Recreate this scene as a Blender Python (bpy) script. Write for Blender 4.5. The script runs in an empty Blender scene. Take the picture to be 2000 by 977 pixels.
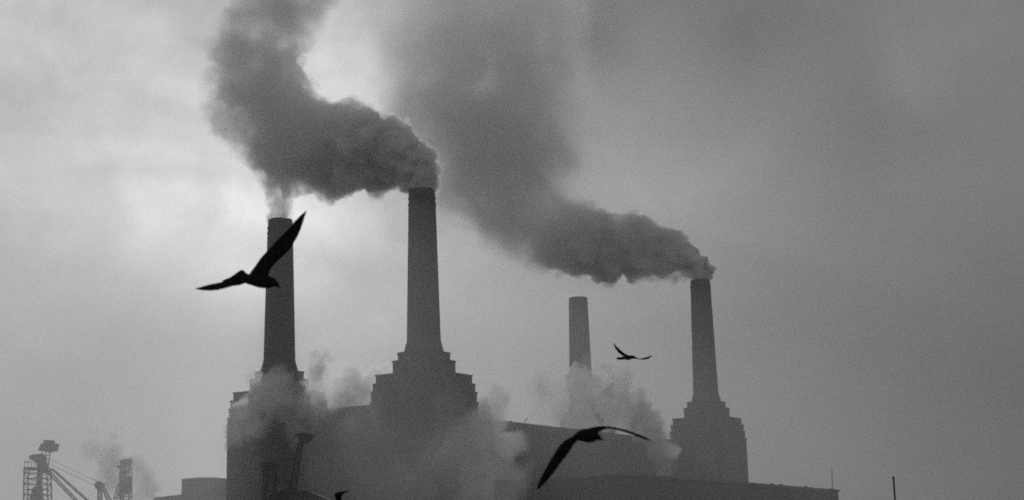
import bpy, bmesh, math, random
from mathutils import Vector, Matrix, noise, kdtree
R = math.radians
random.seed(7)
sc = bpy.context.scene
C = sc.collection

# ------------------------------------------------------------------ camera
F_PX = 3000.0; W_PX, H_PX = 2000.0, 977.0
CAM = Vector((0, 0, 5.0))
PITCH = math.atan(0.205); ROLL = 0.0245
Fv = Vector((0, math.cos(PITCH), math.sin(PITCH)))
R0 = Vector((1, 0, 0)); U0 = Vector((0, -math.sin(PITCH), math.cos(PITCH)))
Rv = math.cos(ROLL) * R0 - math.sin(ROLL) * U0
Uv = math.sin(ROLL) * R0 + math.cos(ROLL) * U0
cd = bpy.data.cameras.new('camera'); cam = bpy.data.objects.new('camera', cd); C.objects.link(cam)
m = Matrix.Identity(4)
for i in range(3):
    m[i][0] = Rv[i]; m[i][1] = Uv[i]; m[i][2] = -Fv[i]; m[i][3] = CAM[i]
cam.matrix_world = m
cd.sensor_width = 36; cd.lens = 36 * F_PX / W_PX; cd.clip_start = 0.1; cd.clip_end = 9000
cd.dof.use_dof = True; cd.dof.focus_distance = 420; cd.dof.aperture_fstop = 3.0
sc.camera = cam

def ray(px, py):
    return (Fv * F_PX + Rv * (px - W_PX / 2) - Uv * (py - H_PX / 2)).normalized()
def at(px, py, Y):
    d = ray(px, py); return CAM + d * (Y / d.y)
def atz(px, py, z):
    d = ray(px, py); return CAM + d * ((z - CAM.z) / d.z)

# ------------------------------------------------------------------ render settings
sc.render.engine = 'CYCLES'
sc.view_settings.view_transform = 'Standard'; sc.view_settings.look = 'None'
sc.view_settings.exposure = -0.24; sc.view_settings.gamma = 1.0; sc.view_settings.use_curve_mapping = False
sc.cycles.max_bounces = 10; sc.cycles.volume_bounces = 8; sc.cycles.diffuse_bounces = 2
sc.cycles.volume_step_rate = 1.0; sc.cycles.volume_max_steps = 256
sc.cycles.filter_width = 1.8
sc.cycles.use_denoising = False      # the fine noise reads as the photograph's film grain

# ------------------------------------------------------------------ node helpers
class NT:
    def __init__(s, tree):
        s.t = tree; s.n = tree.nodes; s.l = tree.links
    def new(s, ty, **kw):
        n = s.n.new(ty)
        for k, v in kw.items(): setattr(n, k, v)
        return n
    def put(s, sock, v):
        if isinstance(v, bpy.types.NodeSocket): s.l.new(v, sock)
        else: sock.default_value = v
    def math(s, op, a, b=0.0, c=None, clamp=False):
        n = s.new('ShaderNodeMath', operation=op, use_clamp=clamp)
        s.put(n.inputs[0], a); s.put(n.inputs[1], b)
        if c is not None: s.put(n.inputs[2], c)
        return n.outputs[0]
    def vmath(s, op, a, b=None):
        n = s.new('ShaderNodeVectorMath', operation=op)
        s.put(n.inputs[0], a)
        if b is not None: s.put(n.inputs[1], b)
        return n.outputs['Value'] if op in ('DISTANCE', 'DOT_PRODUCT', 'LENGTH') else n.outputs[0]
    def mapr(s, v, a, b, c, d, smooth=False):
        n = s.new('ShaderNodeMapRange', interpolation_type='SMOOTHSTEP' if smooth else 'LINEAR')
        s.put(n.inputs[0], v); s.put(n.inputs[1], a); s.put(n.inputs[2], b); s.put(n.inputs[3], c); s.put(n.inputs[4], d)
        return n.outputs[0]
    def noise(s, vec, scale, detail=3, rough=.55, dist=0.0):
        n = s.new('ShaderNodeTexNoise'); s.put(n.inputs['Vector'], vec)
        n.inputs['Scale'].default_value = scale; n.inputs['Detail'].default_value = detail
        n.inputs['Roughness'].default_value = rough; n.inputs['Distortion'].default_value = dist
        return n

# ------------------------------------------------------------------ sky and sun
SUN_PX = (545, 235)
SUN_DIR = ray(*SUN_PX)
sun_el = math.asin(SUN_DIR.z); sun_az = math.atan2(SUN_DIR.x, SUN_DIR.y)
w = bpy.data.worlds.new('World'); sc.world = w; w.use_nodes = True
N = NT(w.node_tree); N.n.clear()
out = N.new('ShaderNodeOutputWorld'); bg = N.new('ShaderNodeBackground'); N.l.new(bg.outputs[0], out.inputs[0])
SKY_STRENGTH = 0.08
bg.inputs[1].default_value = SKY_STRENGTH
sky = N.new('ShaderNodeTexSky', sky_type='NISHITA'); sky.sun_disc = False
sky.sun_elevation = sun_el; sky.sun_rotation = sun_az
sky.air_density = 1.0; sky.dust_density = 3.0; sky.ozone_density = 1.0
bw = N.new('ShaderNodeRGBToBW'); N.l.new(sky.outputs[0], bw.inputs[0])
tc = N.new('ShaderNodeTexCoord'); dirv = tc.outputs['Generated']
# the overcast: broken cloud sheets in front of the sky, brighter where the sun stands behind them
wn = N.noise(dirv, 3.0, 4, .55)
warp = N.vmath('SCALE', N.vmath('SUBTRACT', wn.outputs['Color'], (.5, .5, .5)))
warp.node.inputs['Scale'].default_value = 0.16
wdir = N.vmath('ADD', dirv, warp)
def lobe(px, py, rpx, v, soft=1.0):
    d = ray(px, py); r = rpx / F_PX
    return N.mapr(N.vmath('DISTANCE', wdir, tuple(d)), r, 0.0, 0.0, v, True)
cloud = 1.9
LOBES = [(545, 235, 480, 2.4), (200, 230, 1300, 1.9), (0, 60, 560, 3.4), (635, 150, 210, 5.0), (440, 330, 300, 8.0), (20, 290, 140, .8),
         (1280, 0, 460, -1.3), (1520, 170, 460, -1.0), (950, -20, 380, -.9), (1950, 450, 800, -1.0), (1480, 60, 160, -.4), (1650, 300, 200, -.5), (1760, 120, 160, .6), (1950, 950, 1000, -1.9), (1300, 980, 700, -.3),
         (1250, 560, 450, .35), (1050, 740, 620, -1.5), (1180, 60, 130, -1.0), (1090, 20, 110, -.7), (1400, 60, 130, -.5), (1300, 320, 400, 1.5), (200, 780, 480, -1.5), (60, 190, 130, -1.3), (60, 365, 90, -1.6), (90, 430, 60, -.9), (300, 640, 200, -.5), (700, 640, 350, -.3)]
acc = cloud
for lb in LOBES: acc = N.math('ADD', acc, lobe(*lb))
str_map = N.new('ShaderNodeMapping'); N.l.new(dirv, str_map.inputs[0]); str_map.inputs['Scale'].default_value = (1.0, 1.0, 4.0)
n1 = N.noise(str_map.outputs[0], 5.0, 4, .5, .3)
n2 = N.noise(dirv, 9.0, 5, .6, .6)
acc = N.math('MULTIPLY', acc, N.mapr(n1.outputs[0], .3, .7, .70, 1.30))
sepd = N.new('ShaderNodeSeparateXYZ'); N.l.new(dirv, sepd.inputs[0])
acc = N.math('MULTIPLY', acc, N.mapr(sepd.outputs[1], -.4, .6, 2.4, 1.0, True))      # added fill: sky brightened behind the camera to light the smoke from the front
acc = N.math('MULTIPLY', acc, N.mapr(n2.outputs[0], .3, .7, .74, 1.26))
n3 = N.noise(dirv, 26.0, 5, .6, .8)
acc = N.math('MULTIPLY', acc, N.mapr(n3.outputs[0], .3, .7, .88, 1.12))
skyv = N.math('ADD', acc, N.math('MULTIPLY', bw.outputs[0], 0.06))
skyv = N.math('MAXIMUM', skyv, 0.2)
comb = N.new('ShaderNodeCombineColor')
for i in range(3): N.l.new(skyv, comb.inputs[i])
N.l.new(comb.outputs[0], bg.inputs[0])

sl = bpy.data.lights.new('sun', 'SUN'); so = bpy.data.objects.new('sun', sl); C.objects.link(so)
sl.energy = 2.0; sl.angle = R(1.5); sl.color = (1, .995, .985)
so.rotation_euler = (-SUN_DIR).to_track_quat('-Z', 'Y').to_euler()

# ------------------------------------------------------------------ materials
def new_mat(name):
    mt = bpy.data.materials.new(name); mt.use_nodes = True
    t = NT(mt.node_tree); t.n.clear()
    return mt, t, t.new('ShaderNodeOutputMaterial')
def solid(name, col, rough=.8, var=.25, scale=.6, detail=5, metallic=0.0, bump=0.0, spec=.3):
    mt, t, o = new_mat(name)
    b = t.new('ShaderNodeBsdfPrincipled'); t.l.new(b.outputs[0], o.inputs[0])
    co = t.new('ShaderNodeTexCoord').outputs['Object']
    n = t.noise(co, scale, detail, .6)
    v = t.mapr(n.outputs[0], .25, .75, col * (1 - var), col * (1 + var))
    c = t.new('ShaderNodeCombineColor')
    for i in range(3): t.l.new(v, c.inputs[i])
    t.l.new(c.outputs[0], b.inputs['Base Color'])
    b.inputs['Roughness'].default_value = rough; b.inputs['Metallic'].default_value = metallic
    b.inputs['Specular IOR Level'].default_value = spec
    if bump:
        bp = t.new('ShaderNodeBump'); bp.inputs['Strength'].default_value = bump
        t.l.new(n.outputs[0], bp.inputs['Height']); t.l.new(bp.outputs[0], b.inputs['Normal'])
    return mt
def brick_mat(name, col):
    mt, t, o = new_mat(name)
    b = t.new('ShaderNodeBsdfPrincipled'); t.l.new(b.outputs[0], o.inputs[0]); b.inputs['Roughness'].default_value = .9
    tcn = t.new('ShaderNodeTexCoord'); sp = t.new('ShaderNodeSeparateXYZ'); t.l.new(tcn.outputs['Object'], sp.inputs[0])
    cb = t.new('ShaderNodeCombineXYZ')
    t.l.new(t.math('ADD', sp.outputs[0], sp.outputs[1]), cb.inputs[0]); t.l.new(sp.outputs[2], cb.inputs[1])
    br = t.new('ShaderNodeTexBrick'); t.l.new(cb.outputs[0], br.inputs['Vector'])
    br.inputs['Scale'].default_value = 1.0; br.inputs['Brick Width'].default_value = .9; br.inputs['Row Height'].default_value = .3
    br.inputs['Mortar Size'].default_value = .02
    g = lambda k: (col * k, col * k, col * k, 1)
    br.inputs['Color1'].default_value = g(.85); br.inputs['Color2'].default_value = g(1.15); br.inputs['Mortar'].default_value = g(1.3)
    st = t.new('ShaderNodeMapping'); t.l.new(tcn.outputs['Object'], st.inputs[0]); st.inputs['Scale'].default_value = (1, 1, .12)
    n = t.noise(st.outputs[0], .35, 5, .6); n2 = t.noise(tcn.outputs['Object'], .06, 3, .5)
    k = t.math('MULTIPLY', t.mapr(n.outputs[0], .3, .7, .65, 1.25), t.mapr(n2.outputs[0], .3, .7, .8, 1.2))
    mx = t.vmath('SCALE', br.outputs[0]); t.l.new(k, mx.node.inputs['Scale'])
    t.l.new(mx, b.inputs['Base Color'])
    return mt
M = {
 'brick': brick_mat('sooty_brick', .055),
 'concrete': solid('stained_concrete', .07, .85, .3, .25, 6),
 'soot': solid('soot_blackened_concrete', .045, .9, .3, .3, 5),
 'roof': solid('slate_roof', .09, .8, .3, .4),
 'steel': solid('painted_steel', .035, .6, .3, 1.0),
 'shed': solid('corrugated_shed', .03, .8, .25, .5),
 'glass': solid('dark_window_glass', .03, .25, .2, .5, spec=.5),
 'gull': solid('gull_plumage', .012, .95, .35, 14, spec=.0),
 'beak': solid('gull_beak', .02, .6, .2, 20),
 'wood': solid('tarred_wood', .025, .9, .3, 2.0, spec=.1),
 'ground': solid('yard_ground', .07, .95, .3, .05, 6),
 'stone': solid('embankment_stone', .2, .9, .3, .5, 5),
}
def water_mat():
    mt, t, o = new_mat('river_water')
    b = t.new('ShaderNodeBsdfPrincipled'); t.l.new(b.outputs[0], o.inputs[0])
    b.inputs['Base Color'].default_value = (.03, .03, .03, 1); b.inputs['Roughness'].default_value = .12
    n = t.noise(t.new('ShaderNodeTexCoord').outputs['Object'], .6, 5, .6)
    bp = t.new('ShaderNodeBump'); bp.inputs['Strength'].default_value = .4
    t.l.new(n.outputs[0], bp.inputs['Height']); t.l.new(bp.outputs[0], b.inputs['Normal'])
    return mt
M['water'] = water_mat()

# ------------------------------------------------------------------ mesh helpers
def mesh_obj(name, bm, mats, parent=None, smooth=False):
    me = bpy.data.meshes.new(name)
    bmesh.ops.recalc_face_normals(bm, faces=bm.faces)
    bm.to_mesh(me); bm.free()
    for mt in (mats if isinstance(mats, (list, tuple)) else [mats]): me.materials.append(mt)
    if smooth:
        for p in me.polygons: p.use_smooth = True
    o = bpy.data.objects.new(name, me); C.objects.link(o)
    if parent: o.parent = parent
    return o
def tag(o, label=None, cat=None, group=None, kind=None):
    if label: o['label'] = label
    if cat: o['category'] = cat
    if group: o['group'] = group
    if kind: o['kind'] = kind
    return o
def empty(name, loc=(0, 0, 0)):
    o = bpy.data.objects.new(name, None); C.objects.link(o); o.location = loc; return o
def add_box(bm, c, s, rot=None, mi=0):
    """box centred at c with full sizes s"""
    r = bmesh.ops.create_cube(bm, size=1.0)
    mt = Matrix.Translation(Vector(c)) @ (rot.to_4x4() if rot else Matrix.Identity(4)) @ Matrix.Diagonal((s[0], s[1], s[2], 1))
    bmesh.ops.transform(bm, matrix=mt, verts=r['verts'])
    for v in r['verts']:
        for f in v.link_faces: f.material_index = mi
def add_bar(bm, a, b, t, t2=None):
    a = Vector(a); b = Vector(b); d = b - a
    rot = d.to_track_quat('Z', 'Y').to_matrix()
    add_box(bm, (a + b) / 2, (t, t2 or t, d.length), rot)
def add_prism(bm, pts, z0, z1, pts2=None):
    """closed prism from plan polygon pts at z0 to pts2 (or pts) at z1"""
    pts2 = pts2 or pts
    a = [bm.verts.new((p[0], p[1], z0)) for p in pts]; b = [bm.verts.new((p[0], p[1], z1)) for p in pts2]
    n = len(pts)
    for i in range(n): bm.faces.new((a[i], a[(i + 1) % n], b[(i + 1) % n], b[i]))
    bm.faces.new(a[::-1]); bm.faces.new(b)
def add_lathe(bm, prof, seg=48, cap=True):
    rings = []
    for r, z in prof:
        rings.append([bm.verts.new((r * math.cos(2 * math.pi * k / seg), r * math.sin(2 * math.pi * k / seg), z)) for k in range(seg)])
    for i in range(len(rings) - 1):
        for k in range(seg):
            bm.faces.new((rings[i][k], rings[i][(k + 1) % seg], rings[i + 1][(k + 1) % seg], rings[i + 1][k]))
    if cap:
        bm.faces.new(rings[0][::-1]); bm.faces.new(rings[-1])

# ------------------------------------------------------------------ ground, river
bm = bmesh.new(); add_prism(bm, [(-1400, 60), (1400, 60), (1400, 1040), (-1400, 1040)], -.6, 1.5)
tag(mesh_obj('ground', bm, M['ground']), 'flat yard ground under the power station', kind='structure')
bm = bmesh.new()
vs = [bm.verts.new(p) for p in ((-1400, -300, -2.5), (1400, -300, -2.5), (1400, 66, -2.5), (-1400, 66, -2.5))]; bm.faces.new(vs)
tag(mesh_obj('river', bm, M['water']), 'river in front of the power station', kind='structure')
bm = bmesh.new(); add_box(bm, (0, 61, -.6), (2800, 3, 4.6)); add_box(bm, (0, 60.6, 2.0), (2800, 3.6, .5))
for k in range(-30, 31): add_box(bm, (k * 12, 59.2, -.8), (1.2, .8, 4.4))
tag(mesh_obj('embankment_wall', bm, M['stone']), 'low stone wall along the river bank', 'wall')

# ------------------------------------------------------------------ power station
Z_TOP = 103.0
TOPS = [(547.5, 430), (824, 371.5), (1129, 582), (1367.5, 548)]      # near left, near right, far left, far right
CH = [atz(x, y, Z_TOP) for x, y in TOPS]
A_ = R(33.2)
ux = Vector((math.cos(A_), -math.sin(A_), 0)); vx = Vector((math.sin(A_), math.cos(A_), 0))
print('CHIMNEYS', [tuple(round(c, 1) for c in p) for p in CH])
station = empty('power_station', (CH[1].x, CH[1].y, 1.5))
station.rotation_euler = (0, 0, -A_)
tag(station, 'huge sooty brick power station with four tall smoking chimneys on stepped towers', 'power station')
def loc(p):                        # world -> station's own axes (u, v, z)
    d = Vector(p) - Vector((CH[1].x, CH[1].y, 0))
    return Vector((d.dot(ux), d.dot(vx), p[2] - 1.5))
def csq(s, c=0.0):
    h = s / 2
    if c <= 0: return [(-h, -h), (h, -h), (h, h), (-h, h)]
    return [(-h + c, -h), (h - c, -h), (h, -h + c), (h, h - c), (h - c, h), (-h + c, h), (-h, h - c), (-h, -h + c)]
TIERS = [  # side, chamfer, z0, z1  (above ordnance level; converted to local below)
 ('tower_shaft', 20.0, 0, 1.6, 46.6), ('tower_step', 19.5, 0, 46.6, 49.2), ('tower_step', 18.9, 0, 49.2, 51.4),
 ('tower_step', 17.8, 0, 51.4, 53.7), ('tower_step', 12.8, 1.4, 53.7, 57.3), ('tower_step', 11.2, 1.75, 57.3, 59.4)]
def tower_mesh():
    bm = bmesh.new()
    for nm, s, c, z0, z1 in TIERS:
        pts = csq(s, c)
        add_prism(bm, pts, z0 - 1.5, z1 - 1.5 - .35)
        add_prism(bm, csq(s + .3, c), z1 - 1.85, z1 - 1.5)          # coping course
        if c == 0:                                                    # brick ribs
            n = 9
            h = s / 2
            for k in range(n):
                q = -h + s * (k + .5) / n
                w_ = s / n * .5
                for (x, y, sx, sy) in ((q, -h - .06, w_, .12), (q, h + .06, w_, .12), (-h - .06, q, .12, w_), (h + .06, q, .12, w_)):
                    add_box(bm, (x, y, (z0 + z1) / 2 - 1.9), (sx, sy, (z1 - z0) - .9))
    bmesh.ops.translate(bm, vec=(0, 0, 0), verts=bm.verts)
    return bm
def window_mesh(s):
    bm = bmesh.new()
    return bm
def chimney_mesh():
    bm = bmesh.new()
    seg = 96
    prof = [(5.25, 57.8), (5.2, 58.4), (4.55, 60.6), (4.42, 61.4), (3.62, 97.2)]
    rings = []
    for j, (r, z) in enumerate(prof):                                 # fluted shaft
        ring = []
        for k in range(seg):
            a = 2 * math.pi * k / seg
            rr = r * (1 - (.008 if (k // 2) % 2 else 0) * (1 if 0 < j else .3))
            ring.append(bm.verts.new((rr * math.cos(a), rr * math.sin(a), z)))
        rings.append(ring)
    for i in range(len(rings) - 1):
        for k in range(seg):
            bm.faces.new((rings[i][k], rings[i][(k + 1) % seg], rings[i + 1][(k + 1) % seg], rings[i + 1][k]))
    bm.faces.new(rings[0][::-1]); bm.faces.new(rings[-1])
    return bm
def cap_mesh():
    bm = bmesh.new()
    add_lathe(bm, [(3.6, 97.2), (3.74, 97.3), (3.74, 97.6), (3.58, 97.7), (3.54, 99.0), (3.7, 99.1), (3.7, 99.35), (3.53, 99.45), (3.46, 101.1),
                   (3.38, 101.5), (3.3, 101.5), (2.6, 101.5), (2.6, 96)], 64, cap=False)
    r0 = [v for v in bm.verts if abs(v.co.z - 96) < .01]
    bm.faces.new(r0)
    return bm
tw = mesh_obj('tower', tower_mesh(), M['brick'], station)
chm = mesh_obj('chimney', chimney_mesh(), M['concrete'], station)
cap = mesh_obj('chimney_cap', cap_mesh(), M['soot'], chm)
tall = ['tall chimney behind the big gull, thin white steam rising from it', 'tallest chimney in view, with thick smoke bending over its rim',
        'short looking chimney whose foot is hidden by steam', 'far right chimney with smoke streaming away to its left']
for i, p in enumerate(CH):
    q = loc(p)
    if i == 0: a, b, c = tw, chm, cap
    else:
        a, b, c = tw.copy(), chm.copy(), cap.copy()
        for o in (a, b, c): C.objects.link(o)
        a.parent = station; b.parent = station; c.parent = b
    a.location = (q.x, q.y, 0); b.location = (q.x, q.y, 0)
    b['label'] = tall[i]
q = [loc(p) for p in CH]
print('LOCAL', [tuple(round(c, 1) for c in p) for p in q])
# walls between towers: the near gable (along u), the long flank (along v) and their far counterparts
def plane_hit(px, py, p0, n):
    d = ray(px, py); return CAM + d * ((Vector(p0) - CAM).dot(n) / d.dot(n))
gable_v = min(q[0].y, q[1].y) - 5.0
flank_u = 5.0
pg = Vector((CH[1].x, CH[1].y, 0)) + vx * (gable_v + 0)
g1 = plane_hit(670, 796, pg, vx)
pf = Vector((CH[1].x, CH[1].y, 0)) + ux * flank_u
f1 = plane_hit(1000, 832.5, pf, ux); f2 = plane_hit(1112, 847, pf, ux); f3 = plane_hit(1267, 861.5, pf, ux)
print('ROOF z', g1, f1, f2, f3)
L_V = q[3].y; u0 = q[0].x - 6
zg = g1.z - 1.5; zf = f2.z - 1.5; zl = f3.z - 1.5
vsplit = loc(plane_hit(1121, 848, pf, ux)).y
bm = bmesh.new()
add_prism(bm, [(u0, gable_v), (flank_u - 14, gable_v), (flank_u - 14, L_V + 4), (u0, L_V + 4)], 0, zg - 1)
add_prism(bm, [(flank_u - 13.99, gable_v + .02), (flank_u, gable_v + .02), (flank_u, vsplit), (flank_u - 13.99, vsplit)], 0, zf - .8)
add_prism(bm, [(flank_u - 13.99, vsplit + .01), (flank_u, vsplit + .01), (flank_u, L_V), (flank_u - 13.99, L_V)], 0, zl - .8)
for k in range(26):                                                   # brick piers along the flank
    v_ = 12 + k * (L_V - 24) / 25
    add_box(bm, (flank_u + .1, v_, zl / 2 - .6), (.2, 1.4, zl - 1.4))
for k in range(8):
    u_ = -41 + k * 4.4
    add_box(bm, (u_, gable_v - .1, zg / 2 - 1), (1.2, .2, zg - 3))
mesh_obj('wall', bm, M['brick'], station)
bm = bmesh.new()                                                      # parapets with copings and small vents
add_box(bm, ((u0 + flank_u) / 2 - 7, gable_v + .5, zg - .5), (flank_u - 14 - u0, 1.6, 1.0))
add_box(bm, (flank_u - .4, (gable_v + vsplit) / 2, zf - .4), (1.4, vsplit - gable_v, .8))
add_box(bm, (flank_u - .4, (vsplit + L_V) / 2 + .02, zl - .4), (1.4, L_V - vsplit, .8))
for v_ in [x * 3.1 + 14 for x in range(int((vsplit - 16) / 3.1))]:
    if random.random() < .7: add_box(bm, (flank_u - .5, v_, zf + .15), (.8, random.uniform(.5, 1.6), .3 + random.random() * .3))
mesh_obj('parapet', bm, M['brick'], station)
for k in range(25):                                                   # tall flank windows, each its own part
    v_ = 12 + (k + .5) * (L_V - 24) / 25
    bm = bmesh.new(); add_box(bm, (flank_u + .01, v_, 16), (.06, 2.2, 18))
    mesh_obj('window', bm, M['glass'], station)
# roof details on the flank
hatch = loc(at(1010, 834, f1.y + 1))
bm = bmesh.new(); add_box(bm, (flank_u - 1.5, hatch.y, zf + .5), (1.2, 1.4, 1.6)); add_box(bm, (flank_u - 1.5, hatch.y, zf + 1.6), (.5, .5, .8))
mesh_obj('roof_vent', bm, M['steel'], station)
a = loc(plane_hit(1022, 834, pf, ux)); b = loc(plane_hit(1035.5, 816, pf, ux))
bm = bmesh.new(); add_bar(bm, (flank_u - 1, a.y, zf - .3), (flank_u - 1, b.y, b.z), .16); add_bar(bm, (flank_u - 1, a.y + 2.2, zf), (flank_u - 1, (a.y + b.y) / 2, (zf + b.z) / 2), .1)
mesh_obj('roof_derrick', bm, M['steel'], station)
b1 = loc(plane_hit(1174, 849, pf, ux)); b2 = loc(plane_hit(1206, 856, pf, ux))
bm = bmesh.new(); add_box(bm, (flank_u - 9, (b1.y + b2.y) / 2, zl + .6), (7, b2.y - b1.y, 3.4)); add_box(bm, (flank_u - 9, (b1.y + b2.y) / 2, zl + 2.4), (7.4, b2.y - b1.y + .5, .3))
mesh_obj('roof_housing', bm, M['brick'], station)

# ------------------------------------------------------------------ warehouse in front, right
def wall_run(name, p1, p2, depth_vec, mat, z0, parent=None):
    bm = bmesh.new()
    A = Vector(p1); B = Vector(p2); D = Vector(depth_vec)
    top = [A, B, B + D, A + D]
    bot = [Vector((t.x, t.y, z0)) for t in top]
    tv = [bm.verts.new(t) for t in top]; bv = [bm.verts.new(t) for t in bot]
    bm.faces.new(tv); bm.faces.new(bv[::-1])
    for i in range(4): bm.faces.new((bv[i], bv[(i + 1) % 4], tv[(i + 1) % 4], tv[i]))
    return bm
wh = empty('warehouse', (30, 260, 1.5)); tag(wh, 'dark low warehouse with a long sloping roof edge in front of the power station', 'warehouse')
K0 = at(1238, 924.5, 330); K1 = at(1637, 957, 434); KL = at(965, 938, 350)
hK = K0.z
K1 = atz(1637, 957, hK); KL = Vector((KL.x, KL.y, at(965, 938, 350).z))
print('WAREHOUSE', K0, K1, KL)
fl = (K1 - K0); fl.z = 0; fln = Vector((-fl.y, fl.x, 0)).normalized()
dl = (KL - K0); dl.z = 0
bm = bmesh.new()
back = K1 + fln * 30
poly = [K0, K1, K1 + fln * 34, KL + Vector((10, 24, 0)), KL]
tv = []
bv = [bm.verts.new((p.x, p.y, 1.6)) for p in poly]; tv = [bm.verts.new((p.x, p.y, p.z - .5)) for p in poly]
bm.faces.new(tv); bm.faces.new(bv[::-1])
for i in range(5): bm.faces.new((bv[i], bv[(i + 1) % 5], tv[(i + 1) % 5], tv[i]))
o = mesh_obj('wall', bm, M['shed']); o.parent = wh; o.matrix_parent_inverse = wh.matrix_world.inverted(); o.location = -Vector((30, 260, 1.5)); o.matrix_parent_inverse = Matrix.Identity(4)
def wchild(name, bm, mat, par, org):
    o = mesh_obj(name, bm, mat); o.parent = par; o.location = -Vector(org); return o
bm = bmesh.new()
for a, b in ((K0, K1), (KL, K0)):
    d = (b - a).normalized(); n_ = Vector((d.y, -d.x, 0)).normalized()
    add_bar(bm, a - Vector((0, 0, .25)) + n_ * .3, b - Vector((0, 0, .25)) + n_ * .3, .5, .5)
for f in (.07, .245, .42, .61, .66, .8, .96):
    p = K0.lerp(K1, f); add_box(bm, (p.x, p.y, p.z + .12), (.8, .8, .35))
wchild('roof_edge', bm, M['roof'], wh, (30, 260, 1.5))
for k in range(11):
    bm = bmesh.new(); p = K0.lerp(K1, (k + .7) / 12); d = fl.normalized()
    rot = Matrix((( d.x, -d.y, 0), (d.y, d.x, 0), (0, 0, 1)))
    add_box(bm, (p.x + d.y * .03, p.y - d.x * .03, 9), (3.2, .12, 4), rot)
    f = wchild('window', bm, M['glass'], wh, (30, 260, 1.5))
bm = bmesh.new(); a = at(1626, 956, 432); b = at(1624.5, 914, 432); add_bar(bm, (a.x, a.y, a.z - 1.5), b, .16)
tag(mesh_obj('roof_mast', bm, M['steel']), 'thin faint mast standing on the right end of the warehouse roof', 'mast')
bm = bmesh.new(); a = at(1748.5, 990, 150); b = at(1745, 933, 150)
add_bar(bm, (a.x, a.y, 1.4), b, .15)
bmesh.ops.create_uvsphere(bm, u_segments=10, v_segments=6, radius=.12, matrix=Matrix.Translation(b))
tag(mesh_obj('flagpole', bm, M['wood']), 'dark bare pole standing alone right of the warehouse', 'pole')

# ------------------------------------------------------------------ low block, left
lb = empty('boiler_shed', (0, 0, 0))
Lp = at(355, 938, 600); Lm = at(400, 934.5, 600); Lr = at(445, 937, 600)
lb.location = (Lm.x, Lm.y, 1.5)
bm = bmesh.new()
n_ = 10
pts = []
for k in range(n_ + 1):
    t = k / n_; pts.append((Lp.x + (Lr.x - Lp.x) * t, Lp.z + (Lr.z - Lp.z) * t + (Lm.z - (Lp.z + Lr.z) / 2) * (1 - (2 * t - 1) ** 2)))
f_ = [bm.verts.new((x - Lm.x, 0, z - 1.5)) for x, z in pts]; k_ = [bm.verts.new((x - Lm.x, 26, z - 1.5)) for x, z in pts]
f0 = [bm.verts.new((pts[0][0] - Lm.x, 0, 0)), bm.verts.new((pts[-1][0] - Lm.x, 0, 0))]; k0 = [bm.verts.new((pts[0][0] - Lm.x, 26, 0)), bm.verts.new((pts[-1][0] - Lm.x, 26, 0))]
bm.faces.new([f0[0], f0[1]] + f_[::-1]); bm.faces.new([k0[1], k0[0]] + k_)
for k in range(n_): bm.faces.new((f_[k], f_[k + 1], k_[k + 1], k_[k]))
bm.faces.new((f0[0], f_[0], k_[0], k0[0])); bm.faces.new((f0[1], k0[1], k_[-1], f_[-1]))
mesh_obj('wall', bm, M['brick'], lb)
bm = bmesh.new()
for k in range(n_):
    add_bar(bm, (pts[k][0] - Lm.x, -.2, pts[k][1] - 1.4), (pts[k + 1][0] - Lm.x, -.2, pts[k + 1][1] - 1.4), .5)
mesh_obj('roof_edge', bm, M['roof'], lb)
tag(lb, 'low plain block with a slightly arched roof left of the power station', 'building')
an = empty('outbuilding', (0, 0, 1.5)); a = at(300, 973, 590); b = at(356, 967, 590); an.location = (a.x, a.y, 1.5)
bm = bmesh.new()
z_ = [a.z - 1.5, b.z - 1.5]; wd = b.x - a.x
v = [bm.verts.new(p) for p in ((0, 0, 0), (wd, 0, 0), (wd, 0, z_[1]), (0, 0, z_[0]), (0, 20, 0), (wd, 20, 0), (wd, 20, z_[1]), (0, 20, z_[0]))]
for f in ((0, 1, 2, 3), (7, 6, 5, 4), (0, 3, 7, 4), (1, 5, 6, 2), (3, 2, 6, 7), (0, 4, 5, 1)): bm.faces.new([v[i] for i in f])
mesh_obj('wall', bm, M['brick'], an)
bm = bmesh.new(); add_bar(bm, (0, -.2, z_[0]), (wd, -.2, z_[1]), .4); mesh_obj('roof_edge', bm, M['roof'], an)
tag(an, 'lowest flat roofed building beside the arched block, barely in frame', 'building')
bm = bmesh.new(); a = at(446, 962, 560); b = at(451, 962, 560)

# ------------------------------------------------------------------ cranes
def crane_pt(ox, oy, s, Y):
    return lambda x, y, dy=0.0: at(ox + x / s, oy + y / s, Y + dy)
def crane(name, label, Y, build, group):
    e = empty(name); tag(e, label, 'crane', group)
    parts = build(Y)
    base = None
    ps = parts[0][3]
    e.location = (ps.x, ps.y, 1.5)
    for nm, bm, mat, _ in parts:
        o = mesh_obj(nm, bm, mat, e); o.location = -e.location
    return e
def lattice(bm, a0, a1, b0, b1, n, t, dy):
    """four-legged lattice between left leg a0-a1 and right leg b0-b1 (bottom-top), depth dy along Y"""
    D = Vector((0, dy, 0))
    P = [(a0, a1), (b0, b1), (b0 + D, b1 + D), (a0 + D, a1 + D)]
    for s0, s1 in P: add_bar(bm, s0, s1, t)
    for k in range(n + 1):
        f = k / n
        Q = [s0.lerp(s1, f) for s0, s1 in P]
        for i in range(4):
            add_bar(bm, Q[i], Q[(i + 1) % 4], t * .6)
        if k < n:
            Q2 = [s0.lerp(s1, (k + 1) / n) for s0, s1 in P]
            for i in range(4):
                j = (i + 1) % 4
                if (k + i) % 2: add_bar(bm, Q[i], Q2[j], t * .5)
                else: add_bar(bm, Q[j], Q2[i], t * .5)
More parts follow.
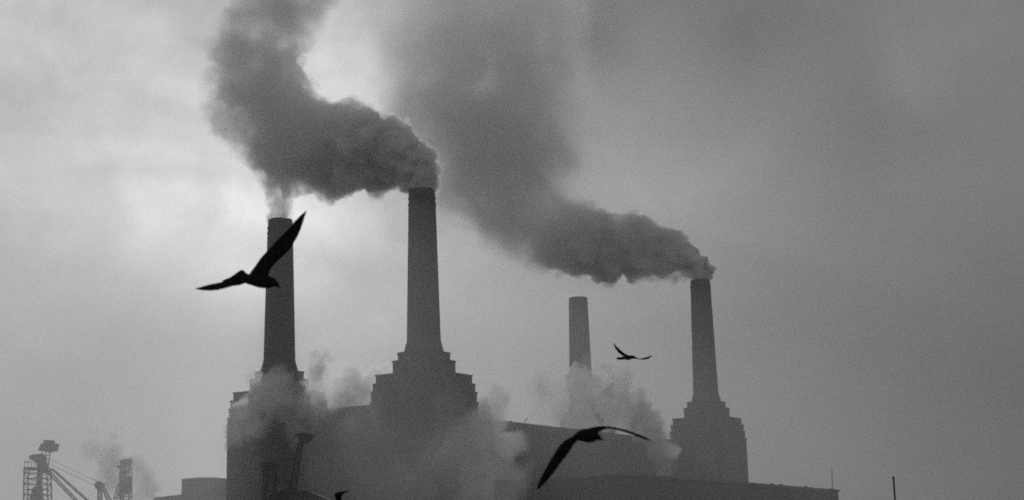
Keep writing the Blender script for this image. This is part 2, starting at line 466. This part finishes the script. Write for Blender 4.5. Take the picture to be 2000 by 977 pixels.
def slab(bm, pts, dy):
    a = [bm.verts.new(p) for p in pts]; b = [bm.verts.new(p + Vector((0, dy, 0))) for p in pts]
    n = len(a)
    bm.faces.new(a); bm.faces.new(b[::-1])
    for i in range(n): bm.faces.new((a[i], b[i], b[(i + 1) % n], a[(i + 1) % n]))
def down(p, z=1.5): return Vector((p.x, p.y, z))
ST = M['steel']
def left_crane(Y):
    P = crane_pt(0, 820, 5.882, Y); L = []
    bm = bmesh.new()
    bl = P(270, 924); br = P(547, 924)
    a1 = P(277, 548); b1 = P(535, 548)
    lattice(bm, bl, a1, br, b1, 6, .4, 5.5)
    for p in (bl, br, bl + Vector((0, 5.5, 0)), br + Vector((0, 5.5, 0))): add_bar(bm, down(p), p, .5)
    L.append(('tower', bm, ST, (bl + br) / 2))
    bm = bmesh.new()
    slab(bm, [P(272, 572), P(272, 545), P(440, 545), P(440, 572)], 5.5)
    for x in (282, 320, 360, 400): add_bar(bm, P(x, 548), P(x, 488), .18)
    add_bar(bm, P(280, 490), P(420, 488), .2); add_bar(bm, P(280, 490), P(280, 450), .18)
    add_bar(bm, P(290, 495), P(345, 468), .25)
    L.append(('platform', bm, ST, None))
    bm = bmesh.new()
    slab(bm, [P(335, 418, 1), P(360, 402, 1), P(470, 388, 1), P(490, 400, 1), P(545, 590, 1), P(525, 625, 1), P(430, 560, 1), P(415, 490, 1), P(345, 455, 1), P(330, 435, 1)], 3)
    L.append(('machine_house', bm, ST, None))
    bm = bmesh.new()
    slab(bm, [P(430, 550, 2), P(470, 550, 2), P(470, 770, 2), P(482, 924, 2), P(335, 924, 2), P(375, 780, 2), P(412, 770, 2)], 2.2)
    L.append(('counterweight', bm, ST, None))
    bm = bmesh.new()
    for x0, x1 in ((482, 520), (528, 532), (577, 552)):
        add_bar(bm, P(x0, 365, 1), P(x1, 575, 1), .32); add_bar(bm, P(x0, 365, 3.5), P(x1, 575, 3.5), .32)
    for y in (400, 440, 480, 520): add_bar(bm, P(485 + (y - 365) * .17, y, 1), P(576 - (y - 365) * .11, y + 8, 1), .2)
    for y in (400, 440, 480): add_bar(bm, P(490 + (y - 365) * .15, y + 40, 1), P(576 - (y - 365) * .11, y, 1), .16)
    L.append(('mast', bm, ST, None))
    bm = bmesh.new()
    slab(bm, [P(435, 352), P(470, 275), P(500, 272), P(500, 232), P(600, 235), P(596, 278), P(652, 274), P(625, 358), P(590, 356), P(540, 372), P(500, 360)], 4)
    L.append(('head_cabin', bm, ST, None))
    bm = bmesh.new()
    for o1, o2 in ((((525, 590), (862, 940)), ((555, 572), (895, 935))), (((590, 572), (985, 924)), ((605, 562), (1030, 940)))):
        a0, a1 = P(*o1[0], 1), P(*o1[1], 6); b0, b1 = P(*o2[0], 1), P(*o2[1], 6)
        ext = lambda a, b: a + (b - a) * 1.25
        lattice(bm, a0, ext(a0, a1), b0, ext(b0, b1), 16, .26, .9)
    L.append(('jib', bm, ST, None))
    bm = bmesh.new()
    for a, b in (((575, 455), (1110, 705)), ((570, 500), (1085, 750)), ((600, 470), (1140, 715)), ((575, 520), (1100, 765))):
        add_bar(bm, P(*a, 2), P(*b, 4), .09)
    L.append(('cable', bm, ST, None))
    return L
def jib_post(Y):
    P = crane_pt(0, 820, 5.882, Y); L = []
    bm = bmesh.new()
    lattice(bm, P(1122, 990), P(1122, 800), P(1160, 990), P(1156, 800), 5, .28, 1.6)
    add_bar(bm, down(P(1140, 990)), P(1140, 980), .8)
    lattice(bm, P(1240, 960), P(1165, 780), P(1290, 960), P(1190, 775), 6, .26, 1.2)
    L.append(('post', bm, ST, P(1140, 990)))
    bm = bmesh.new()
    c = P(1133, 750); pts = [c + Vector((1.0 * 1.65 * math.cos(k * math.pi / 8), 0, 1.65 * math.sin(k * math.pi / 8))) for k in range(16)]
    slab(bm, pts, 2); slab(bm, [P(1108, 760), P(1172, 760), P(1168, 822), P(1118, 822)], 2)
    L.append(('sheave_house', bm, ST, None))
    bm = bmesh.new()
    for x in (1180, 1200, 1235): add_bar(bm, P(x, 800), P(x, 728), .15)
    add_bar(bm, P(1172, 800), P(1222, 798), .3); add_bar(bm, P(1178, 730), P(1238, 728), .15)
    add_bar(bm, P(1178, 765), P(1238, 762), .13)
    L.append(('railing', bm, ST, None))
    return L
def right_crane(Y):
    P = crane_pt(0, 820, 5.882, Y); L = []
    bm = bmesh.new()
    lattice(bm, P(1302, 930), P(1350, 740), P(1378, 930), P(1372, 740), 5, .3, 5)
    lattice(bm, P(1385, 930), P(1385, 560), P(1478, 930), P(1480, 540), 7, .34, 5)
    for x in (1302, 1378, 1478): add_bar(bm, down(P(x, 930)), P(x, 930), .45); add_bar(bm, down(P(x, 930, 5)), P(x, 930, 5), .45)
    L.append(('tower', bm, ST, P(1400, 930)))
    bm = bmesh.new()
    slab(bm, [P(1382, 700, 1), P(1432, 690, 1), P(1440, 650, 1), P(1484, 655, 1), P(1478, 850, 1), P(1395, 855, 1), P(1384, 800, 1)], 3.5)
    L.append(('cabin', bm, ST, None))
    bm = bmesh.new()
    lattice(bm, P(1368, 760, 1), P(1380, 545, 1), P(1425, 700, 1), P(1432, 545, 1), 5, .3, 3)
    L.append(('mast', bm, ST, None))
    bm = bmesh.new()
    slab(bm, [P(1372, 470, 1), P(1440, 450, 1), P(1496, 450, 1), P(1490, 490, 1), P(1470, 532, 1), P(1462, 505, 1), P(1440, 498, 1), P(1425, 535, 1), P(1400, 545, 1), P(1345, 548, 1), P(1338, 528, 1), P(1385, 520, 1)], 4)
    L.append(('head_platform', bm, ST, None))
    return L
def crane_a(Y):
    P = crane_pt(340, 640, 2.9, Y); L = []
    bm = bmesh.new()
    lattice(bm, P(505, 985), P(505, 805), P(562, 985), P(562, 805), 3, .2, 2.2)
    for x in (505, 562): add_bar(bm, down(P(x, 985)), P(x, 985), .3); add_bar(bm, down(P(x, 985, 2.2)), P(x, 985, 2.2), .3)
    add_bar(bm, P(518, 805, 1), P(562, 880, 1), .35); add_bar(bm, P(600, 890, 2), P(570, 805, 2), .3)
    L.append(('tower', bm, ST, P(530, 985)))
    bm = bmesh.new()
    slab(bm, [P(488, 764), P(515, 764), P(515, 758), P(572, 757), P(570, 788), P(545, 792), P(545, 775), P(520, 775), P(512, 805), P(498, 806), P(486, 785)], 4.5)
    L.append(('head_platform', bm, ST, None))
    return L
def crane_b(Y):
    P = crane_pt(340, 640, 2.9, Y); L = []
    bm = bmesh.new()
    lattice(bm, P(632, 985), P(703, 655), P(672, 985), P(722, 655), 9, .15, 1.2)
    add_bar(bm, down(P(650, 985, 1)), P(650, 985, 1), 2.0)
    L.append(('jib', bm, ST, P(650, 985)))
    bm = bmesh.new()
    slab(bm, [P(698, 600), P(735, 594), P(765, 600), P(788, 604), P(786, 610), P(768, 612), P(762, 636), P(730, 650), P(708, 648), P(700, 615), P(684, 611), P(686, 604)], 2.5)
    L.append(('jib_head', bm, ST, None))
    bm = bmesh.new()
    add_bar(bm, P(786, 606, 1), P(790, 632, 1), .18); add_bar(bm, P(690, 612, 1), P(540, 800, 3), .08); add_bar(bm, P(730, 650, 1), P(690, 900, 1), .1)
    L.append(('cable', bm, ST, None))
    return L
GC = 'dockside cranes in front of the power station'
crane('coal_crane', 'leftmost lattice crane with a tilted head cabin and jib slanting down right', 600, left_crane, GC)
crane('jib_post', 'short lattice post with a round pulley head left of the tall narrow crane', 608, jib_post, GC)
crane('lattice_crane', 'tall narrow lattice crane standing alone left of the arched low block', 612, right_crane, GC)
crane('gantry_crane', 'dark square framed crane top at the foot of the leftmost chimney tower', 205, crane_a, GC)
crane('luffing_crane', 'slender crane jib with a cross shaped head below the leftmost chimney', 210, crane_b, GC)
bm = bmesh.new(); slab(bm, [at(510, 990, 206), at(512, 972, 206), at(560, 955, 206), at(600, 958, 206), at(640, 975, 206), at(642, 990, 206)], 8)
hp = mesh_obj('coal_heap', bm, M['shed']); tag(hp, 'dark coal hoist roof between the two cranes at the bottom edge', 'hoist'); hp.name = 'coal_hoist'

# ------------------------------------------------------------------ gulls
def wing(bm, lead, trail, Y0, Y1, thick, o, s, rootn=5):
    """wing shell between leading and trailing edge polylines; depth runs from Y0 at the root to Y1 at the tip"""
    def resample(pl, n):
        L = [0]
        for a, b in zip(pl, pl[1:]): L.append(L[-1] + math.hypot(b[0] - a[0], b[1] - a[1]))
        out = []
        for k in range(n):
            t = L[-1] * k / (n - 1); i = 0
            while i < len(L) - 2 and L[i + 1] < t: i += 1
            f = (t - L[i]) / max(1e-6, L[i + 1] - L[i]); out.append((pl[i][0] + (pl[i + 1][0] - pl[i][0]) * f, pl[i][1] + (pl[i + 1][1] - pl[i][1]) * f))
        return out
    n = 22
    A = resample(lead, n); B = resample(trail, n)
    prof = [(0, 0), (.06, .5), (.25, 1), (.55, .7), (.85, .25), (1, 0), (.85, -.1), (.5, -.3), (.2, -.45), (.05, -.35)]
    rings = []
    for k in range(n):
        t = k / (n - 1); Y = Y0 + (Y1 - Y0) * t
        a = at(o[0] + A[k][0] / s, o[1] + A[k][1] / s, Y); b = at(o[0] + B[k][0] / s, o[1] + B[k][1] / s, Y + (b_dy := .05 * (1 - t)))
        ch = (b - a); nrm = Vector((0, -1, 0)); th = thick * (1 - .82 * t)
        ring = []
        for u, h in prof: ring.append(bm.verts.new(a + ch * u + nrm * (h * th)))
        rings.append(ring)
    m_ = len(prof)
    for k in range(n - 1):
        for i in range(m_): bm.faces.new((rings[k][i], rings[k][(i + 1) % m_], rings[k + 1][(i + 1) % m_], rings[k + 1][i]))
    bm.faces.new(rings[0]); bm.faces.new(rings[-1][::-1])
def body(bm, pts, Y, o, s, flat=.8):
    """pts: (x, y, r) along the body axis in zoom units"""
    P = [at(o[0] + x / s, o[1] + y / s, Y + (dy[0] if dy else 0)) for x, y, r, *dy in pts]
    rr = [r / s / F_PX * Y for x, y, r, *dy in pts]
    rings = []; m_ = 14
    for k, p in enumerate(P):
        d = (P[min(k + 1, len(P) - 1)] - P[max(k - 1, 0)]).normalized()
        up = Vector((0, 1, 0)); sd = d.cross(up).normalized(); up = sd.cross(d).normalized()
        rings.append([bm.verts.new(p + sd * (rr[k] * math.cos(2 * math.pi * i / m_)) + up * (rr[k] * flat * math.sin(2 * math.pi * i / m_))) for i in range(m_)])
    for k in range(len(P) - 1):
        for i in range(m_): bm.faces.new((rings[k][i], rings[k][(i + 1) % m_], rings[k + 1][(i + 1) % m_], rings[k + 1][i]))
    bm.faces.new(rings[0]); bm.faces.new(rings[-1][::-1])
def finish_gull(bm, label):
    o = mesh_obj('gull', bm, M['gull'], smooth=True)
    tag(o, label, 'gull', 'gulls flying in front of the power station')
    cen = sum((v.co for v in o.data.vertices), Vector()) / len(o.data.vertices)
    o.data.transform(Matrix.Translation(-cen)); o.location = cen
    return o
# large gull over the left chimney
s, o_ = 3.257, (360, 340); Y = 14.0; bm = bmesh.new()
wing(bm, [(535, 665), (535, 630), (560, 590), (600, 545), (640, 512), (675, 475), (697, 437), (722, 395), (745, 340), (762, 285), (779, 232)],
     [(405, 650), (425, 618), (455, 580), (490, 528), (530, 488), (585, 425), (640, 372), (675, 335), (700, 303), (740, 262), (777, 232)], Y, Y - .25, .035, o_, s)
wing(bm, [(400, 690), (350, 708), (310, 712), (270, 724), (215, 738), (160, 743), (110, 740), (68, 731)],
     [(400, 650), (340, 665), (300, 672), (262, 682), (210, 693), (160, 703), (115, 715), (68, 729)], Y + .1, Y + .42, .03, o_, s)
body(bm, [(372, 680, 10), (400, 672, 30), (440, 672, 40), (480, 680, 45), (520, 687, 43), (550, 690, 36), (572, 694, 28), (585, 704, 16), (600, 716, 7), (613, 729, 2)], Y, o_, s)
wing(bm, [(420, 640), (395, 632), (378, 612), (366, 609), (345, 618), (320, 638), (285, 660), (243, 676)],
     [(420, 690), (390, 690), (360, 690), (330, 694), (310, 692), (290, 690), (265, 690), (243, 686)], Y + .05, Y + .3, .018, o_, s)
finish_gull(bm, 'largest gull, wings spread with one raised high across the leftmost chimney')
# small gull by the short chimney
s, o_ = 2.9, (960, 640); Y = 38.0; bm = bmesh.new()
wing(bm, [(785, 165), (775, 156), (760, 150), (745, 140), (722, 120), (705, 103), (691, 84)], [(758, 174), (750, 163), (735, 155), (715, 138), (702, 120), (694, 102), (690, 84)], Y, Y - .3, .05, o_, s)
wing(bm, [(790, 160), (810, 164), (835, 176), (860, 173), (885, 165), (912, 157)], [(790, 178), (812, 176), (840, 181), (865, 182), (892, 176), (912, 159)], Y, Y + .35, .04, o_, s)
body(bm, [(708, 172, 3), (714, 175, 7), (735, 175, 8), (752, 171, 9), (768, 171, 13), (782, 170, 13), (794, 166, 9), (806, 165, 6), (815, 169, 2)], Y, o_, s)
finish_gull(bm, 'smallest gull gliding in open sky between the two chimneys on the right')
# low gull in front of the flank
s, o_ = 2.9, (960, 640); Y = 12.0; bm = bmesh.new()
wing(bm, [(520, 578), (500, 592), (470, 612), (428, 630), (400, 650), (380, 675), (350, 722), (322, 770), (297, 815), (272, 862), (259, 900), (258, 916)],
     [(520, 620), (500, 625), (480, 645), (462, 668), (440, 705), (415, 738), (390, 770), (360, 812), (325, 855), (298, 885), (272, 912), (262, 918)], Y, Y - .25, .035, o_, s)
wing(bm, [(505, 590), (530, 575), (560, 567), (600, 560), (640, 557), (700, 565), (760, 578), (810, 595), (850, 610), (880, 624), (905, 640)],
     [(560, 640), (590, 610), (605, 592), (630, 580), (665, 572), (710, 580), (765, 595), (810, 612), (845, 626), (875, 636), (905, 642)], Y, Y + .45, .03, o_, s)
body(bm, [(455, 632, 6), (480, 620, 20), (510, 612, 32), (545, 616, 36), (575, 618, 32), (592, 618, 25), (606, 622, 17), (618, 631, 8), (633, 641, 2)], Y, o_, s)
finish_gull(bm, 'low gull with a long drooping wing in front of the brick flank')
# gull just below the frame, only a bent wing showing
s, o_ = 2.9, (340, 640); Y = 15.0; bm = bmesh.new()
wing(bm, [(965, 1080), (950, 1030), (925, 1000), (915, 975), (910, 955), (906, 940), (925, 932), (950, 929), (975, 925), (992, 920)],
     [(1030, 1070), (1000, 1030), (965, 1000), (950, 980), (948, 965), (950, 952), (955, 947), (965, 940), (980, 932), (993, 922)], Y, Y - .2, .03, o_, s)
wing(bm, [(965, 1080), (930, 1095), (870, 1080), (800, 1090), (720, 1120)], [(1010, 1110), (930, 1120), (870, 1110), (800, 1105), (722, 1124)], Y, Y + .3, .03, o_, s)
body(bm, [(900, 1110, 5), (940, 1100, 22), (980, 1095, 34), (1020, 1090, 34), (1050, 1085, 26), (1075, 1088, 15), (1095, 1098, 3)], Y, o_, s)
finish_gull(bm, 'gull at the bottom edge with only its bent black wing tip in view')

# ------------------------------------------------------------------ haze
HAZE = 0.00072
bm = bmesh.new(); add_box(bm, (0, 320, 135), (2900, 1460, 280))
bmesh.ops.translate(bm, verts=bm.verts, vec=(0, 50, -1))
hz, t, o = new_mat('haze_air')
pv = t.new('ShaderNodeVolumePrincipled'); t.l.new(pv.outputs[0], o.inputs['Volume'])
pv.inputs['Color'].default_value = (.66, .66, .66, 1); pv.inputs['Density'].default_value = HAZE; pv.inputs['Anisotropy'].default_value = .55
tag(mesh_obj('haze', bm, hz), 'thin even winter haze filling the air', kind='stuff')

# ------------------------------------------------------------------ smoke
def smoke_mat(name, blobs, col, aniso, nscale, ncontrast, step, ndetail=4, dist=.6, lo=.35, hi=.62, erode=.1, thr=.02, wamp=.9):
    mt, t, o = new_mat(name)
    co = t.new('ShaderNodeTexCoord').outputs['Object']
    wn = t.noise(co, nscale * .7, 4, .65)
    wv = t.vmath('SCALE', t.vmath('SUBTRACT', wn.outputs['Color'], (.5, .5, .5)))
    rm = sum(b[1] for b in blobs) / len(blobs)
    wv.node.inputs['Scale'].default_value = rm * wamp
    wp = t.vmath('ADD', co, wv)
    acc = fld = None
    for c, r, wgt in blobs:
        k = t.mapr(t.vmath('DISTANCE', wp, tuple(c)), r, r * .3, 0.0, 1.0, True)
        kw = t.math('MULTIPLY', k, wgt)
        acc = kw if acc is None else t.math('ADD', acc, kw)
        fld = k if fld is None else t.math('MAXIMUM', fld, k)
    n = t.noise(co, nscale, ndetail, .62, dist)
    e = t.math('MULTIPLY_ADD', n.outputs[0], erode * 4, fld)
    e = t.mapr(e, erode * 2 + thr, erode * 2 + thr + .34, 0.0, 1.0, True)
    f = t.mapr(n.outputs[0], lo, hi, 1 - ncontrast, 1 + ncontrast * .6)
    d = t.math('MULTIPLY', t.math('MULTIPLY', acc, f), e)
    pv = t.new('ShaderNodeVolumePrincipled'); t.l.new(pv.outputs[0], o.inputs['Volume'])
    pv.inputs['Color'].default_value = (col, col, col, 1); pv.inputs['Anisotropy'].default_value = aniso
    t.l.new(d, pv.inputs['Density'])
    mt.cycles.volume_step_rate = step
    return mt
def hull(name, spheres, voxel, disp, mat, origin):
    bm = bmesh.new()
    for c, r in spheres:
        bmesh.ops.create_icosphere(bm, subdivisions=2, radius=r, matrix=Matrix.Translation(Vector(c)))
    me = bpy.data.meshes.new(name); bm.to_mesh(me); bm.free()
    tmp = bpy.data.objects.new(name, me); C.objects.link(tmp)
    md = tmp.modifiers.new('r', 'REMESH'); md.mode = 'VOXEL'; md.voxel_size = voxel
    for sz, st in disp:                                               # cauliflower bulges
        tx = bpy.data.textures.new(name + '_bulges', 'VORONOI'); tx.noise_scale = sz; tx.noise_intensity = 1.0; tx.distance_metric = 'DISTANCE'
        dm = tmp.modifiers.new('d', 'DISPLACE'); dm.texture = tx; dm.texture_coords = 'LOCAL'; dm.strength = -st; dm.mid_level = .52
    md = tmp.modifiers.new('r2', 'REMESH'); md.mode = 'VOXEL'; md.voxel_size = voxel
    dg = bpy.context.evaluated_depsgraph_get()
    me2 = bpy.data.meshes.new_from_object(tmp.evaluated_get(dg))
    bpy.data.objects.remove(tmp); bpy.data.meshes.remove(me)
    me2.transform(Matrix.Translation(-origin))
    me2.materials.clear(); me2.materials.append(mat)
    me2.name = name
    ob = bpy.data.objects.new(name, me2); C.objects.link(ob); ob.location = origin
    return ob
def resample(path, step):
    """path points (px, py, rpx, Y, w) -> dense world samples (pos, r, w)"""
    P = [(at(x, y, Y), r / F_PX * Y, wg) for x, y, r, Y, wg in path]
    out = []
    for (p, r, a), (p2, r2, b) in zip(P, P[1:]):
        n = max(1, int((p2 - p).length / (step * (r + r2) / 2)))
        for k in range(n):
            f = k / n; out.append((p.lerp(p2, f), r + (r2 - r) * f, a + (b - a) * f))
    out.append(P[-1]); return out
def plume(name, label, cat, path, col=.5, aniso=.3, nscale=.08, ncontrast=.5, voxel=.9, disp=((8.0, 3.0), (3.6, 2.8), (1.7, 1.7), (.9, .7)), step=.4, puff=.42, seed=1, group=None, bstep=.5, rf=1.5, extra=(), far=.8, lo=.35, hi=.62, ndetail=4, erode=.08, thr=.02, wamp=.9):
    rnd = random.Random(seed)
    S = resample(path, .22)
    sph = []
    for p, r, wg in S:
        thin = cat == 'smoke' and wg < .1
        sph.append((p, r * (1.2 if thin else .8)))
        if thin: r = r * 1.1
        for k in range(5):
            d = Vector((rnd.gauss(0, 1), rnd.gauss(0, 1), rnd.gauss(0, 1))).normalized()
            q = r * rnd.uniform(puff * .55, puff); pc = p + d * (r - q * .92); sph.append((pc, q))
            if wg > .08 and cat == 'smoke':
                for j in range(4):
                    e = (d + Vector((rnd.gauss(0, 1), rnd.gauss(0, 1), rnd.gauss(0, 1))).normalized() * .9).normalized()
                    sph.append((pc + e * q * .85, q * rnd.uniform(.3, .45)))
    org = S[0][0].copy()
    B = [(p - org, r * rf * (1 if wg > .2 or cat == 'steam' else far), wg) for p, r, wg in resample(path, bstep)]
    for x, y, r, Y, wg in extra:
        p = at(x, y, Y); rr = r / F_PX * Y; sph.append((p, rr * .95)); B.append((p - org, rr * rf * (1 if cat == 'steam' else far), wg))
    print(name, 'blobs', len(B), 'spheres', len(sph))
    mt = smoke_mat(name + '_air', B, col, aniso, nscale, ncontrast, step, ndetail, lo=lo, hi=hi, erode=erode, thr=thr, wamp=wamp)
    o = hull(name, sph, voxel, disp, mt, org)
    print('verts', len(o.data.vertices))
    return tag(o, label, cat, group, 'stuff')
GS = 'smoke plumes from the chimneys'
Y1 = CH[1].y; Y3 = CH[3].y; Y0_ = CH[0].y; Y2 = CH[2].y
plume('smoke_plume', 'thick dark smoke from the tallest chimney, curling left then up over the leftmost one', 'smoke',
      [(824, 366, 29, Y1, 2.5), (820, 340, 39, Y1, 1.6), (802, 318, 58, Y1 + 2, 1.2), (768, 308, 71, Y1 + 4, 1.0), (705, 290, 103, Y1 + 7, .45), (640, 288, 108, Y1 + 10, .25),
       (575, 272, 117, Y1 + 14, .16), (512, 215, 130, Y1 + 18, .13), (494, 140, 120, Y1 + 20, .10), (524, 60, 94, Y1 + 22, .10), (565, -15, 92, Y1 + 24, .07), (620, -110, 119, Y1 + 26, .04)],
      extra=[(455, 70, 76, Y1 + 24, .02)], col=.975, aniso=.45, far=1.02, voxel=.4, group=GS, seed=3, erode=.16, ncontrast=.8)
plume('smoke_plume', 'broad smoke from the far right chimney, streaming left and rising into a wide faint column', 'smoke',
      [(1366, 546, 26, Y3, 2.6), (1357, 522, 38, Y3, 2.0), (1328, 502, 50, Y3 + 2, 1.1), (1275, 492, 62, Y3 + 4, .9), (1215, 482, 71, Y3 + 6, .6), (1150, 474, 84, Y3 + 9, .35),
       (1085, 458, 95, Y3 + 12, .14), (1010, 390, 130, Y3 + 16, .06), (975, 320, 167, Y3 + 20, .06), (955, 230, 207, Y3 + 24, .05), (940, 120, 228, Y3 + 28, .04), (930, 10, 240, Y3 + 32, .033), (960, -110, 248, Y3 + 36, .012)],
      col=.94, aniso=.3, far=.82, group=GS, seed=5, ncontrast=.85, erode=.3, wamp=1.1, voxel=.5, disp=((10.0, 4.0), (4.6, 3.8), (2.2, 2.1), (1.2, .9)), nscale=.05, extra=[(800, 420, 81, Y3 + 24, .014), (895, 330, 95, Y3 + 24, .05), (895, 395, 70, Y3 + 24, .08), (955, 415, 70, Y3 + 21, .08), (1000, 430, 76, Y3 + 18, .06), (1045, 330, 81, Y3 + 22, .03), (830, 160, 119, Y3 + 30, .014), (1060, 110, 60, Y3 + 28, .02)])
plume('steam_plume', 'thin pale steam rising straight from the leftmost chimney', 'steam',
      [(547, 427, 31, Y0_, .3), (547, 400, 33, Y0_, .25), (545, 372, 35, Y0_, .2), (532, 345, 36, Y0_ + 1, .12), (512, 310, 48, Y0_ + 3, .08)],
      col=.97, aniso=.5, nscale=.2, ncontrast=.8, voxel=.6, group=GS, seed=9)
plume('steam_plume', 'faint wisp of steam above the short looking chimney', 'steam',
      [(1129, 580, 15, Y2, .03), (1128, 562, 16, Y2, .03), (1122, 540, 24, Y2, .02)], col=.9, aniso=.4, nscale=.2, ncontrast=.9, voxel=.7, group=GS, seed=11)
GL = 'steam clouds drifting round the foot of the power station'
def puff(name, label, cat, blobs, **k):
    rn = random.Random(k['seed'] * 3)
    more = []
    for x, y, r, Y, wg in blobs:
        for j in range(2):
            an_ = rn.uniform(0, 6.28); more.append((x + r * .8 * math.cos(an_), y + r * .8 * math.sin(an_), r * rn.uniform(.4, .6), Y + rn.uniform(-.08, .08) * r, wg))
    path = blobs[:2]; ex = blobs[2:] + more
    k.setdefault('erode', .8); k.setdefault('wamp', 1.7); k.setdefault('thr', .12); k.setdefault('ndetail', 5); k.setdefault('rf', 1.0); k.setdefault('step', .3)
    plume(name, label, cat, path, extra=ex, group=GL, **k)
puff('steam_cloud', 'pale wisp of steam blowing across the leftmost tower', 'steam',
     [(548, 745, 47, 405, 0.218), (520, 765, 52, 404, 0.218), (500, 800, 52, 403, 0.187), (470, 828, 47, 402, 0.187), (560, 800, 65, 404, 0.108), (455, 850, 33, 402, 0.156)], col=.99, aniso=.45, nscale=0.238, ncontrast=.95, seed=21, voxel=.8)
puff('steam_cloud', 'billowing steam rising between the two nearest towers', 'steam',
     [(630, 690, 27, 404, .32), (625, 725, 30, 404, .28), (613, 770, 50, 404, 0.20), (650, 780, 64, 436, 0.286), (700, 775, 61, 436, 0.286), (735, 738, 38, 437, 0.286), (690, 820, 64, 436, 0.286), (640, 830, 74, 436, 0.286), (640, 800, 40, 403, .15)],
     col=.99, aniso=.45, nscale=0.204, ncontrast=.95, seed=22, voxel=.9)
puff('steam_cloud', 'tall leaning bank of steam right of the tallest chimney tower', 'steam',
     [(978, 782, 37, 372, 0.183), (960, 815, 52, 371, 0.165), (930, 850, 78, 370, 0.128), (965, 870, 56, 371, 0.146), (890, 880, 107, 369, 0.023), (950, 920, 86, 370, 0.128), (860, 940, 129, 366, 0.014), (780, 900, 129, 366, 0.009), (700, 870, 99, 366, 0.009), (960, 970, 72, 370, 0.110), (985, 950, 60, 322, .10), (1020, 930, 34, 322, .05), (940, 955, 66, 322, 0.031)],
     col=0.93, aniso=.3, nscale=0.153, ncontrast=.7, seed=23, voxel=1.0)
puff('steam_cloud', 'low steam hiding the foot of the short looking chimney', 'steam',
     [(1130, 722, 26, 556, .6), (1133, 750, 36, 554, .6), (1132, 735, 26, 505, .14), (1165, 760, 56, 505, 0.104), (1210, 748, 43, 504, 0.120), (1110, 775, 72, 506, 0.069), (1080, 735, 40, 506, 0.034), (1070, 800, 66, 506, 0.044), (1170, 815, 72, 505, 0.086), (1230, 790, 37, 505, 0.104), (1150, 700, 22, 505, 0.034)],
     col=0.82, aniso=.3, nscale=0.153, ncontrast=.8, seed=24, voxel=1.0)
puff('steam_cloud', 'curved column of steam in front of the flank, left of the far right tower', 'steam',
     [(1248, 800, 37, 468, 0.302), (1268, 828, 42, 467, 0.302), (1282, 858, 40, 466, 0.272), (1292, 885, 37, 465, 0.211), (1300, 915, 29, 464, 0.152), (1302, 945, 27, 464, 0.121)],
     col=0.82, aniso=.3, nscale=0.238, ncontrast=.6, seed=25, voxel=.8)
puff('smoke_cloud', 'faint dark smoke drifting behind the cranes at the left', 'smoke',
     [(180, 875, 38, 460, 0.071), (215, 893, 53, 460, 0.090), (262, 905, 40, 460, 0.107), (225, 935, 69, 460, 0.071), (285, 955, 50, 460, 0.090)],
     col=.5, aniso=.2, nscale=0.204, ncontrast=.9, seed=26, voxel=.9)
